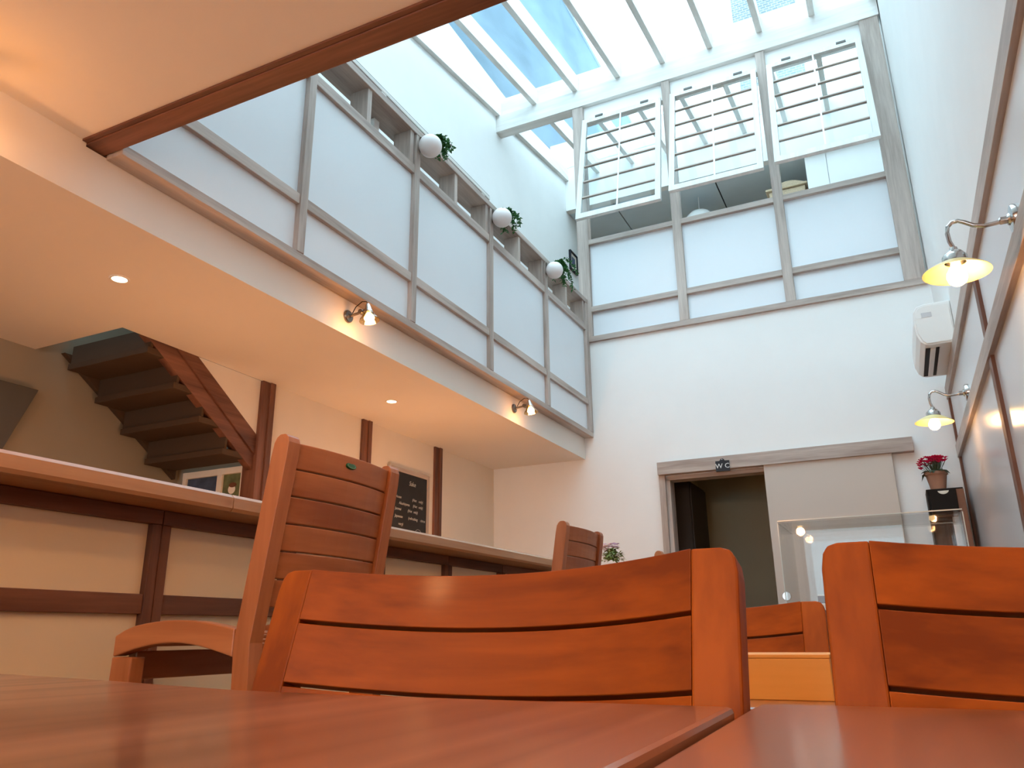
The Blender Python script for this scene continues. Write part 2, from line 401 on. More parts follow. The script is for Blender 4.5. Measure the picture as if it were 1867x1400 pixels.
box('rear_rail', (XBB - 0.09, XBB - 0.05, Y0, Y1, 3.505, 3.545), 'oak_y', bal, 0.002)
for y in (2.15, 3.15, 4.10, 5.10):
    box('rear_block', (XBB - 0.09, XBB - 0.05, y + 0.10, y + 0.15, 3.545, 3.785), 'whitewash_y', bal, 0.002)
box('upper_handrail', (XBB - 0.06, XB - 0.004, Y0, 4.50, 3.852, 3.878), 'whitewash_y', bal, 0.002)
box('upper_handrail_trim', (XBB - 0.06, XB - 0.010, Y0, 4.50, 3.8785, 3.888), 'sign_black', bal)
for y in (2.40, 3.16, 3.87, 4.40): box('handrail_spacer', (XBB - 0.06, XB - 0.006, y - 0.025, y + 0.025, 3.828, 3.852), 'whitewash_y', bal)
box('gap_shade_strip', (XBB - 0.06, XB - 0.04, Y0, 4.50, 3.828, 3.852), 'dark_grey_metal', bal)  # dark strip stands in for the shade of the gap under the handrail

# ---------------------------------------------------------------- timber screen on the far wall
sc = thing('window_1', 'pale timber screen of frosted panels and open sashes on the far wall', 'window', kind='structure')
YW0, YW1 = YF - 0.03, YF + 0.06
XP = [(-2.42, -2.305), (-1.48, -1.40), (-0.578, -0.497), (0.322, 0.478)]
for k, (a, b) in enumerate(XP):
    box('post', (a, b, YW0, YW1, 3.452, 5.985), 'oak_z', sc, 0.002)
box('bottom_rail', (XP[0][0], XP[3][1], YW0, YW1, 3.40, 3.452), 'oak_x', sc, 0.002)
for (a0, a), (b, b1) in zip(XP, XP[1:]):
    box('mid_rail', (a, b, YW0 + 0.004, YW1, 3.698, 3.752), 'oak_x', sc, 0.002)
    box('sill_rail', (a, b, YW0 + 0.002, YW1, 4.402, 4.452), 'oak_x', sc, 0.002)
    box('lower_panel', (a, b, YF + 0.012, YF + 0.024, 3.452, 3.698), 'frosted_panel', sc)
    box('upper_panel', (a, b, YF + 0.012, YF + 0.024, 3.752, 4.402), 'frosted_panel', sc)
    box('transom_panel', (a, b, YF + 0.01, YF + 0.024, 5.815, 5.985), 'white_paint', sc)
    box('transom_rail', (a, b, YW0 + 0.015, YW1, 5.785, 5.815), 'whitewash_x', sc, 0.002)
# sashes, hinged at the top and pushed out at the bottom
LS = 1.33
for k, dy in enumerate((0.315, 0.375, 0.40)):
    x0, x1 = XP[k][1] + 0.006, XP[k + 1][0] - 0.006
    w = x1 - x0
    bm = bmesh.new(); t = 0.035; fwd = 0.05
    bx(bm, 0, fwd, -t / 2, t / 2, -LS, 0); bx(bm, w - fwd, w, -t / 2, t / 2, -LS, 0)
    bx(bm, fwd, w - fwd, -t / 2, t / 2, -0.055, 0); bx(bm, fwd, w - fwd, -t / 2, t / 2, -LS, -LS + 0.06)
    s = obj('sash', bm, 'sash_z', sc); s['label'] = ('left', 'middle', 'right')[k] + ' whitewashed sash hinged open at the bottom'
    s.location = (x0, YW0 - 0.02, 5.785); s.rotation_euler = (-math.asin(dy / LS), 0, 0)
    rows, zt, zb = 6, -0.055, -LS + 0.06
    bh = 0.014
    zs = [zt + (zb - zt) * i / rows for i in range(rows + 1)]
    for z in zs[1:-1]: box('glazing_bar', (fwd, w - fwd, -0.012, 0.010, z - bh / 2, z + bh / 2), 'oak_x', s)
    xm = w / 2
    box('vertical_bar', (xm - 0.007, xm + 0.007, -0.018, -0.0125, zb, zt), 'white_paint', s)
    for i in range(rows):
        za, zc_ = zs[i] - (bh / 2 if i else 0), zs[i + 1] + (bh / 2 if i < rows - 1 else 0)
        for xa, xb in ((fwd, xm), (xm, w - fwd)):
            box('pane', (xa, xb, -0.002, 0.002, zc_, za), 'sash_glass', s)
    for xh in (0.22 * w, 0.80 * w): box('hinge', (xh - 0.04, xh + 0.04, -t / 2 - 0.006, -t / 2 + 0.002, -0.012, 0.014), 'dark_grey_metal', s)

# ---------------------------------------------------------------- skylight
SL = 0.155
def zr(y): return 6.195 + SL * (y - 6.5)           # rafter undersides
sk = thing('window_2', 'sloping glazed skylight on whitewashed rafters', 'window', kind='structure')
box('ridge_beam', (XU, 0.49, YF - 0.04, YF + 0.09, 5.987, 6.19), 'whitewash_x', sk, 0.003)
box('beam_board', (XU, 0.49, YF - 0.0, YF + 0.07, 6.19, 6.42), 'whitewash_x', sk)
def slope_box(name, x0, x1, y0, y1, dz0, dz1, mat, parent):
    yc = (y0 + y1) / 2
    bm = bmesh.new(); vs = []
    for x in (x0, x1):
        for y in (y0, y1):
            for d in (dz0, dz1): vs.append(bm.verts.new((x - (x0 + x1) / 2, y - yc, zr(y) + d - zr(yc))))
    for f in ((0, 1, 3, 2), (4, 6, 7, 5), (0, 4, 5, 1), (2, 3, 7, 6), (0, 2, 6, 4), (1, 5, 7, 3)): bm.faces.new([vs[i] for i in f])
    o = obj(name, bm, mat, parent); o.location = ((x0 + x1) / 2, yc, zr(yc)); return o
RX = [-3.282 + 0.466 * k for k in range(9)]
for sec, (y0, y1) in enumerate(((1.53, YF - 0.001), (YF + 0.075, 8.46))):
    for k, x in enumerate(RX):
        xa, xb = (x - 0.052, x)
        if k == 0: xa, xb = XU, x + 0.03
        if k == 8: xa, xb = x - 0.02, x + 0.06
        slope_box('rafter', xa, xb, y0, y1, 0.0, 0.19, 'whitewash_y', sk)
    for k in range(8):
        xa = RX[k] + (0.03 if k == 0 else 0); xb = RX[k + 1] - (0.02 if k == 7 else 0.052)
        slope_box('pane', xa - 0.01, xb + 0.01, y0, y1 + (0.03 if sec == 0 else 0), 0.1905, 0.20, 'skylight_glass', sk)
# upper room beyond the screen
bm = bmesh.new(); bx(bm, -3.5, 0.7, 8.46, 8.56, 6.06, 7.1)
tag(obj('wall_upper_far', bm, 'plaster_white'), 'white upstand at the end of the skylight', 'wall', kind='structure')
cu = thing('ceiling_upper', 'blue grey boarded ceiling in the upper room', 'ceiling', kind='structure')
xs = [-3.30, -2.69, -1.41, -0.15, 0.7]
for a, b in zip(xs, xs[1:]): box('ceiling_board', (a + 0.008, b - 0.008, 8.56, 12.2, 6.06, 6.08), 'grey_board', cu)
box('ceiling_backing', (-3.30, 0.7, 8.56, 12.2, 6.082, 6.15), 'black_paint', cu)
bm = bmesh.new(); bx(bm, -3.5, 0.7, 12.2, 12.3, 3.4, 6.2)
tag(obj('wall_upper_back', bm, 'plaster_white'), 'back wall of the upper room', 'wall', kind='structure')

# ---------------------------------------------------------------- sliding door on the far wall
dr = thing('door_1', 'grey laminate sliding door, half open, under an oak track board', 'door', kind='structure')
box('track_board', (-1.764, 0.188, YF - 0.075, YF, 2.082, 2.19), 'oak_x', dr, 0.003)
box('jamb', (-1.764, -1.712, YF - 0.04, YF, 0, 2.082), 'oak_z', dr, 0.002)
box('lining', (-1.712, -1.676, YF - 0.012, YF + 0.12, 0, 2.05), 'oak_z', dr, 0.002)
box('head_lining', (-1.712, -0.88, YF - 0.012, YF + 0.12, 2.04, 2.075), 'oak_x', dr, 0.002)
dp = box('door_leaf', (-0.90, 0.034, YF - 0.055, YF - 0.012, 0.01, 2.085), 'door_laminate', dr, 0.002)
lathe('recessed_pull', [(0, 0.004), (0.03, 0.004), (0.034, 0.0), (0.034, -0.004)], 'chrome', dp, 20, Matrix.Translation((-0.40, -0.022, 0.02)) @ Matrix.Rotation(math.radians(90), 4, 'X'))
# the dim room behind the door
bm = bmesh.new()
bx(bm, -1.9, -0.3, 8.0, 8.1, 0, 3.0); bx(bm, -1.95, -1.78, YF + 0.13, 8.0, 0, 3.0); bx(bm, -0.35, -0.25, YF + 0.13, 8.0, 0, 3.0)
tag(obj('wall_lobby', bm, 'lobby_paint'), 'dim taupe walls of the lobby beyond the sliding door', 'wall', kind='structure')
bm = bmesh.new(); bx(bm, -1.95, -0.25, YF + 0.12, 8.1, 2.34, 2.44)
tag(obj('ceiling_lobby', bm, 'lobby_paint'), 'dim ceiling of the lobby beyond the sliding door', 'ceiling', kind='structure')
bm = bmesh.new(); bx(bm, -1.95, -0.25, YF + 0.1, 8.1, -0.1, 0.0)
tag(obj('floor_lobby', bm, 'floor_wood'), 'floor of the lobby beyond the sliding door', 'floor', kind='structure')
cab = thing('lobby_cupboard', 'dark narrow cupboard just inside the open sliding door', 'cupboard', (-1.70, 7.3, 0))
box('carcass', (-0.075, 0.06, -0.30, 0.30, 0, 2.12), 'neutral_dark', cab, 0.003); box('door', (0.0605, 0.075, -0.29, 0.29, 0.04, 2.10), 'neutral_dark', cab, 0.002)

# ================================================================ OUTSIDE
ns = thing('neighbour_house', 'blue grey rendered side wall of the neighbouring house above the skylight', 'building', (-3.5, 8, 6.0))
box('wall', (-0.9, 0.0, -4.2, 13.0, 0.9, 4.13), 'render_blue', ns)
box('wall_coping', (-0.95, 0.03, -4.2, 13.0, 4.13, 4.2), 'flashing', ns)
box('flashing', (-0.3, 0.03, -4.2, 13.0, 0.72, 0.899), 'flashing', ns)
ch = thing('brick_chimney', 'white painted brick chimney stack seen through the skylight', 'building', (-0.98, 14.0, 5.0))
box('stack', (-0.62, 0.62, 0, 0.7, 0, 10.0), 'white_brick', ch); box('cap', (-0.70, 0.70, -0.08, 0.78, 10.0, 10.2), 'flashing', ch)

# ================================================================ STAIRCASE
st = thing('staircase', 'dark timber staircase climbing behind the counter', 'staircase', (XL, 3.42, 0))
# local: y = 0 at the post, rising towards -y
an = math.atan2(0.45, 0.65)
prism('stringer', [(0.0, 1.84), (0.0, 1.962), (-0.52, 2.32), (-0.66, 2.32)], 'X', -0.045, 0.0, 'brown_y', st, 0.002)
prism('carriage', [(-0.002, 1.75), (-0.002, 1.84), (-0.66, 2.32), (-0.84, 2.32)], 'X', -0.060, -0.010, 'brown_y', st, 0.002)
prism('far_stringer', [(0.0, 1.75), (0.0, 1.96), (-0.52, 2.32), (-0.84, 2.32)], 'X', -0.675, -0.64, 'stair_dark', st, 0.002)
for k in range(4):
    y = -0.02 - 0.19 * k; z = 1.80 + 0.142 * k
    box('tread', (-0.64, -0.012, y - 0.22, y, z, z + 0.035), 'stair_dark', st, 0.003)
    box('riser', (-0.64, -0.012, y - 0.205, y - 0.19, z + 0.0355, z + 0.1415), 'stair_dark', st)
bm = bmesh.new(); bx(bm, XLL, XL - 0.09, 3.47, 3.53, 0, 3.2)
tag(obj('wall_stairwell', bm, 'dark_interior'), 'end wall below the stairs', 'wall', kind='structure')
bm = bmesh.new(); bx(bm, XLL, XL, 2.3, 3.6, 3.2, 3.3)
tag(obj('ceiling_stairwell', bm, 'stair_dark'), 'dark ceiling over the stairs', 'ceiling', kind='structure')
bm = bmesh.new(); bx(bm, XL, XL + 0.06, 2.44, 3.42, 2.502, 3.3)
tag(obj('wall_stair_guard', bm, 'plaster_white'), 'guard wall of the stair opening on the gallery', 'wall', kind='structure')
# pictures pinned under the stairs
pb = thing('picture_board', 'pale frame of two pictures on the wall under the stairs', 'picture frame', (-3.69, 3.44, 1.62))
for a, b in ((-0.255, -0.225), (0.035, 0.075), (0.225, 0.255)): box('frame_stile', (a, b, -0.012, 0.03, -0.12, 0.125), 'paper', pb, 0.002)
for a, b in ((-0.225, 0.035), (0.075, 0.225)): box('frame_rail', (a, b, -0.012, 0.03, 0.125, 0.165), 'paper', pb, 0.002)
box('frame_rail', (-0.255, -0.225, -0.012, 0.03, 0.125, 0.165), 'paper', pb); box('frame_rail', (0.035, 0.075, -0.012, 0.03, 0.125, 0.165), 'paper', pb); box('frame_rail', (0.225, 0.255, -0.012, 0.03, 0.125, 0.165), 'paper', pb)
p1 = box('print', (-0.225, 0.035, 0.004, 0.012, -0.12, 0.125), 'print_blue', pb); box('print_fold', (-0.115, -0.111, -0.004, -0.0041 + 0.002, -0.12, 0.12), 'sign_black', p1)
p2 = box('print', (0.075, 0.225, 0.004, 0.012, -0.12, 0.125), 'print_green', pb)
bm = bmesh.new(); lathe_bm(bm, [(0, 0), (0.028, 0), (0.028, 0.002), (0, 0.002)], 16, Matrix.Translation((0.0, -0.005, 0.03)) @ Matrix.Rotation(math.radians(90), 4, 'X')); obj('printed_figure', bm, 'paper', p2)
bm = bmesh.new(); lathe_bm(bm, [(0, 0), (0.03, 0), (0.03, 0.002), (0, 0.002)], 16, Matrix.Translation((0.006, -0.0055, 0.056)) @ Matrix.Diagonal((1, 1, 0.5, 1)) @ Matrix.Rotation(math.radians(90), 4, 'X')); obj('printed_figure', bm, 'cabinet_brown', p2)
# dark slanted board on the kitchen wall
tag(prism('wall_board', [(1.5, 1.30), (1.5, 2.065), (2.469, 2.07), (2.358, 1.772), (2.18, 1.30)], 'X', XLL + 0.001, XLL + 0.05, 'dark_grey_metal', bevel=0.003), 'dark grey slanted board on the kitchen wall left of the stairs', 'board')

# ---------------------------------------------------------------- chalkboard
cb = thing('chalkboard', 'oak framed chalkboard with a handwritten menu on the cream wall', 'chalkboard', (XL + 0.002, 5.05, 1.0))
x0, x1 = 0.0, 0.022
HY = 0.285; ZT = 1.03
box('slate', (0.0, 0.012, -HY + 0.03, HY - 0.03, 0.03, ZT - 0.03), 'slate', cb)
for a in (-HY, HY - 0.03): box('frame_stile', (x0, x1, a, a + 0.03, 0.0, ZT), 'oak_z', cb, 0.002)
for a in (0.0, ZT - 0.03): box('frame_rail', (x0, x1, -HY + 0.03, HY - 0.03, a, a + 0.03), 'oak_y', cb, 0.002)
def text(name, body, size, mat, parent, mtx, align='LEFT', extr=0.0006, shear=0.0):
    cu_ = bpy.data.curves.new(name, 'FONT'); cu_.body = body; cu_.size = size; cu_.align_x = align; cu_.extrude = extr; cu_.shear = shear
    cu_.resolution_u = 2
    o = bpy.data.objects.new(name, cu_); COL.objects.link(o)
    dg = bpy.context.evaluated_depsgraph_get(); me = bpy.data.meshes.new_from_object(o.evaluated_get(dg))
    bpy.data.objects.remove(o); bpy.data.curves.remove(cu_)
    me.materials.clear(); me.materials.append(MATS[mat]); me.name = name
    o = bpy.data.objects.new(name, me); COL.objects.link(o); o.parent = parent; o.matrix_local = mtx
    return o
def face_px(x, y, z):   # text lying on a wall that faces +X, reading left to right along +Y
    return Matrix(((0, 0, 1, x), (1, 0, 0, y), (0, 1, 0, z), (0, 0, 0, 1)))
for z, y, s, body in ((0.915, -0.02, 0.07, 'Sake'), (0.80, -0.20, 0.042, 'House'), (0.80, 0.03, 0.042, '(Hot'), (0.80, 0.12, 0.042, 'only)'), (0.755, -0.15, 0.042, 'Akashiyama'), (0.755, 0.04, 0.042, '(Hot'), (0.755, 0.12, 0.042, 'only)'),
                      (0.71, -0.20, 0.042, 'Junmai'), (0.71, -0.03, 0.042, '(Hot'), (0.71, 0.05, 0.042, 'only)'), (0.655, -0.20, 0.042, 'Japanese'), (0.655, -0.02, 0.042, '(refreshing'), (0.655, 0.15, 0.042, 'citrus'),
                      (0.60, -0.15, 0.042, 'very)'), (0.46, -0.20, 0.046, 'Set'), (0.46, -0.10, 0.046, '5.50')):
    text('chalk_word', body, s * 0.72, 'chalk', cb, face_px(0.0122, y + 0.02, z), shear=0.2)
bm = bmesh.new()
for k in range(28):
    a0, a1 = 2 * math.pi * k / 28, 2 * math.pi * (k + 1) / 28
    q = [bm.verts.new((0.0125, 0.145 + r * math.cos(a), 0.545 + r * 0.9 * math.sin(a))) for a, r in ((a0, 0.05), (a1, 0.05), (a1, 0.053), (a0, 0.053))]; bm.faces.new(q)
obj('chalk_ring', bm, 'chalk', cb)

# ================================================================ COUNTER
ZCT = 1.15; XE = -1.478
ct = prism('bar_worktop', [(-2.05, 1.108), (XE - 0.006, 1.108), (XE, 1.116), (XE, 1.142), (XE - 0.008, 1.15), (-2.05, 1.15)], 'Y', -2.3, 1.447, 'counter_wood')
tag(ct, 'long pale wooden bar counter top, near length', 'counter')
ct2 = prism('bar_worktop', [(-2.05, 1.108), (XE - 0.006, 1.108), (XE, 1.116), (XE, 1.142), (XE - 0.008, 1.15), (-2.05, 1.15)], 'Y', 1.449, 4.92, 'counter_wood')
tag(ct2, 'long pale wooden bar counter top, far length beyond the seam', 'counter')
XPn = -1.605
def counter_unit(y0, y1, label):
    u = thing('counter_unit', label, 'counter', (XPn, y0, 0), group='framed panels along the counter front')
    L = y1 - y0; s = 0.027
    box('stile', (-0.05, 0.0, 0.001, s, 0.0, 1.072), 'brown_z', u, 0.002); box('stile', (-0.05, 0.0, L - s, L - 0.001, 0.0, 1.072), 'brown_z', u, 0.002)
    box('top_rail', (-0.05, 0.0, 0.001, L - 0.001, 1.0725, 1.1075), 'brown_y', u, 0.002)
    box('mid_rail', (-0.05, -0.004, s, L - s, 0.864, 0.909), 'brown_y', u, 0.002); box('bottom_rail', (-0.05, -0.004, s, L - s, 0.0, 0.10), 'brown_y', u, 0.002)
    box('upper_panel', (-0.03, -0.018, s, L - s, 0.909, 1.072), 'laminate_panel', u); box('lower_panel', (-0.03, -0.018, s, L - s, 0.10, 0.864), 'laminate_panel', u)
    return u
cuts = [-2.3, -1.385, -0.475, 0.44, 1.353, 1.81, 2.265, 2.72, 3.19, 3.65, 4.11, 4.92]
names = ['counter front panel farthest behind the camera', 'counter front panel behind the camera, second', 'counter front panel beside the camera', 'wide cream counter front panel at the left edge of the photo',
         'cream counter front panel behind the nearest bar chair', 'cream counter panel hidden by the back of the nearest bar chair', 'cream counter panel just past the nearest bar chair',
         'short cream counter panel between the two bar chairs', 'cream counter panel before the second bar chair', 'cream counter panel behind the second bar chair', 'cream counter panel past the second bar chair', 'narrow last cream counter panel by the plant']
for i, (a, b) in enumerate(zip(cuts, cuts[1:])): counter_unit(a, b, names[i])
box_end = box('end_cupboard', (-2.0, XPn - 0.051, 4.87, 4.92, 0, 1.1075), 'brown_z'); tag(box_end, 'brown end board closing the counter near the far wall', 'board')

# ================================================================ TABLES
def table(name, label, outline, z, legs, mat='table_wood', th=0.03):
    xs_ = [p[0] for p in outline]; ys_ = [p[1] for p in outline]
    cx, cy_ = (min(xs_) + max(xs_)) / 2, (min(ys_) + max(ys_)) / 2
    t = thing(name, label, 'table', (cx, cy_, 0), group='cafe tables')
    prism('table_top', [(p[0] - cx, p[1] - cy_) for p in outline], 'Z', z - th, z, mat, t, bevel=0.006)
    lx0, lx1, ly0, ly1 = legs
    for x in (lx0, lx1):
        for y in (ly0, ly1): box('leg', (x - cx - 0.03, x - cx + 0.03, y - cy_ - 0.03, y - cy_ + 0.03, 0, z - th), 'chair_z', t, 0.004)
    for y in (ly0, ly1): box('apron', (lx0 - cx + 0.03, lx1 - cx - 0.03, y - cy_ - 0.012, y - cy_ + 0.012, z - th - 0.08, z - th), 'chair_x', t, 0.002)
    for x in (lx0, lx1): box('apron', (x - cx - 0.012, x - cx + 0.012, ly0 - cy_ + 0.03, ly1 - cy_ - 0.03, z - th - 0.08, z - th), 'chair_y', t, 0.002)
    return t
def rounded(pts, r, n=5):
    out = []
    m = len(pts)
    for i in range(m):
        p, a, b = Vector(pts[i]), Vector(pts[i - 1]), Vector(pts[(i + 1) % m])
        rr = r[i] if isinstance(r, (list, tuple)) else r
        u, v_ = (a - p).normalized(), (b - p).normalized()
        for k in range(n + 1):
            t = k / n; q = (1 - t) ** 2 * (p + u * rr) + 2 * t * (1 - t) * p + t * t * (p + v_ * rr); out.append((q.x, q.y))
    return out
ZT1 = 0.7575
far_edge = [(-0.128, 0.637), (-0.33, 0.639), (-0.50, 0.646), (-0.643, 0.666), (-0.80, 0.710), (-0.966, 0.762), (-1.30, 0.846), (-1.40, 0.86)]
out = [(-1.40, 0.10), (-0.112, 0.10)] + [(-0.128, 0.632), (-0.130, 0.636), (-0.134, 0.637)] + far_edge[1:]
table('cafe_table', 'large glossy brown table filling the lower left foreground', out, ZT1, (-1.28, -0.22, 0.18, 0.55))
table('cafe_table', 'glossy brown table at the lower right, beyond the gap', rounded([(-0.1075, 0.10), (0.50, 0.10), (0.50, 0.725), (-0.1262, 0.725)], [0.006, 0.03, 0.03, 0.03]), 0.7535, (0.0, 0.42, 0.18, 0.62))
table('cafe_table', 'lower brown table carrying the small wooden box', rounded([(-0.62, 1.08), (0.12, 1.08), (0.12, 1.44), (-0.62, 1.44)], 0.03), 0.72, (-0.54, 0.04, 1.14, 1.38))
wb = thing('wooden_box', 'small light wooden box with a lid between the two near chairs', 'box', (-0.215, 1.27, 0.72))
box('body', (-0.105, 0.105, -0.06, 0.06, 0.0, 0.0545), 'box_wood', wb, 0.001); box('lid', (-0.1055, 0.1055, -0.0605, 0.0605, 0.0547, 0.060), 'box_wood', wb, 0.001)

# ================================================================ CHAIRS
def dining_chair():
    """origin on the floor under the middle of the back; sitter faces -y"""
    c = thing('dining_chair', 'x', 'chair')
    Wd, pw, pt = 0.512, 0.041, 0.030
    rec = math.radians(16.5); tn = math.tan(rec)
    zt = 0.8825; yt = 0.0           # y of the front face at the top of the back
    def yf(z): return yt - (zt - z) * tn if z > 0.44 else yt - (zt - 0.44) * tn + (0.44 - z) * 0.10
    for s in (-1, 1):
        bm = bmesh.new(); rings = []
        xo, xi = s * Wd / 2, s * (Wd / 2 - pw)
        prof = [(0.0, 0, 0), (0.2, 0, 0), (0.44, 0, 0), (0.6, 0, 0), (0.86, 0, 0), (0.873, 0, -0.002), (0.8795, 0, -0.006), (zt, 0, -0.016)]
        for z, di, do in prof:
            y0 = yf(z); zz = z
            rings.append([bm.verts.new((xo + s * do, y0, zz)), bm.verts.new((xo + s * do, y0 + pt, zz - pt * 0.28 * (1 if z > 0.44 else 0))), bm.verts.new((xi, y0 + pt, zz - pt * 0.28 * (1 if z > 0.44 else 0))), bm.verts.new((xi, y0, zz))])
        for a, b in zip(rings, rings[1:]):
            for k in range(4): bm.faces.new((a[k], a[(k + 1) % 4], b[(k + 1) % 4], b[k]))
        bm.faces.new(rings[0]); bm.faces.new(rings[-1])
        obj('back_post', bm, 'chair_z', c, bevel=0.0022)
    # curved slats, the bend pushes back along the tilted normal
    hw = Wd / 2 - pw; D = 0.042
    edges = [(0.8285, zt, 'crest_rail'), (0.7655, 0.8245, 'slat'), (0.7025, 0.7615, 'slat'), (0.6395, 0.6985, 'slat'), (0.5765, 0.6355, 'slat')]
    for z0, z1, nm in edges:
        bm = bmesh.new(); n = 18; rings = []
        for i in range(n + 1):
            x = -hw + 2 * hw * i / n; d = D * (1 - (x / hw) ** 2)
            dy, dz = d * math.cos(rec), -d * math.sin(rec)
            r = []
            za, zb = z0, z1
            for (z, o_) in ((za, 0), (za, 1), (zb, 1), (zb, 0)):
                th = 0.02
                r.append(bm.verts.new((x, yf(z) + dy + o_ * th * math.cos(rec), z + dz - o_ * th * math.sin(rec))))
            rings.append(r)
        for a, b in zip(rings, rings[1:]):
            for k in range(4): bm.faces.new((a[k], a[(k + 1) % 4], b[(k + 1) % 4], b[k]))
        bm.faces.new(rings[0]); bm.faces.new(rings[-1])
        obj(nm, bm, 'chair_x', c, smooth=True, bevel=0.0009)
    ys_ = yf(0.44)
    for s in (-1, 1):
        box('front_leg', (s * 0.215 - 0.02, s * 0.215 + 0.02, ys_ - 0.42, ys_ - 0.38, 0, 0.42), 'chair_z', c, 0.004)
        box('side_rail', (s * 0.215 - 0.012, s * 0.215 + 0.012, ys_ - 0.38, ys_, 0.35, 0.42), 'chair_y', c, 0.003)
    box('front_rail', (-0.195, 0.195, ys_ - 0.412, ys_ - 0.388, 0.35, 0.42), 'chair_x', c, 0.003)
    box('back_rail', (-0.214, 0.214, ys_ + 0.004, ys_ + 0.024, 0.35, 0.42), 'chair_x', c, 0.003)
    for k in range(6):
        y = ys_ - 0.43 + k * 0.07
        box('seat_slat', (-0.24, 0.24, y, y + 0.064, 0.4205, 0.44), 'chair_x', c, 0.004)
    return c
dc = dining_chair()
spots = [(-0.3855, 0.715, 1.0, 'orange-brown slatted chair facing the camera across the left table'),
         (0.190, 0.765, 1.004, 'orange-brown slatted chair at the right edge, beyond the right table'),
         (-0.394, 1.56, 0.978, 'shaded dark brown chair behind the small wooden box'),
         (0.02, 2.95, 1.0, 'reddish chair glimpsed far behind, left of the right-hand chair')]
for i, (x, y, s, lab) in enumerate(spots):
    o = dc if i == 0 else copy_tree(dc)
    o.location = (x, y, 0); o.scale = (1, 1, s); o['label'] = lab; o['group'] = 'slatted dining chairs'

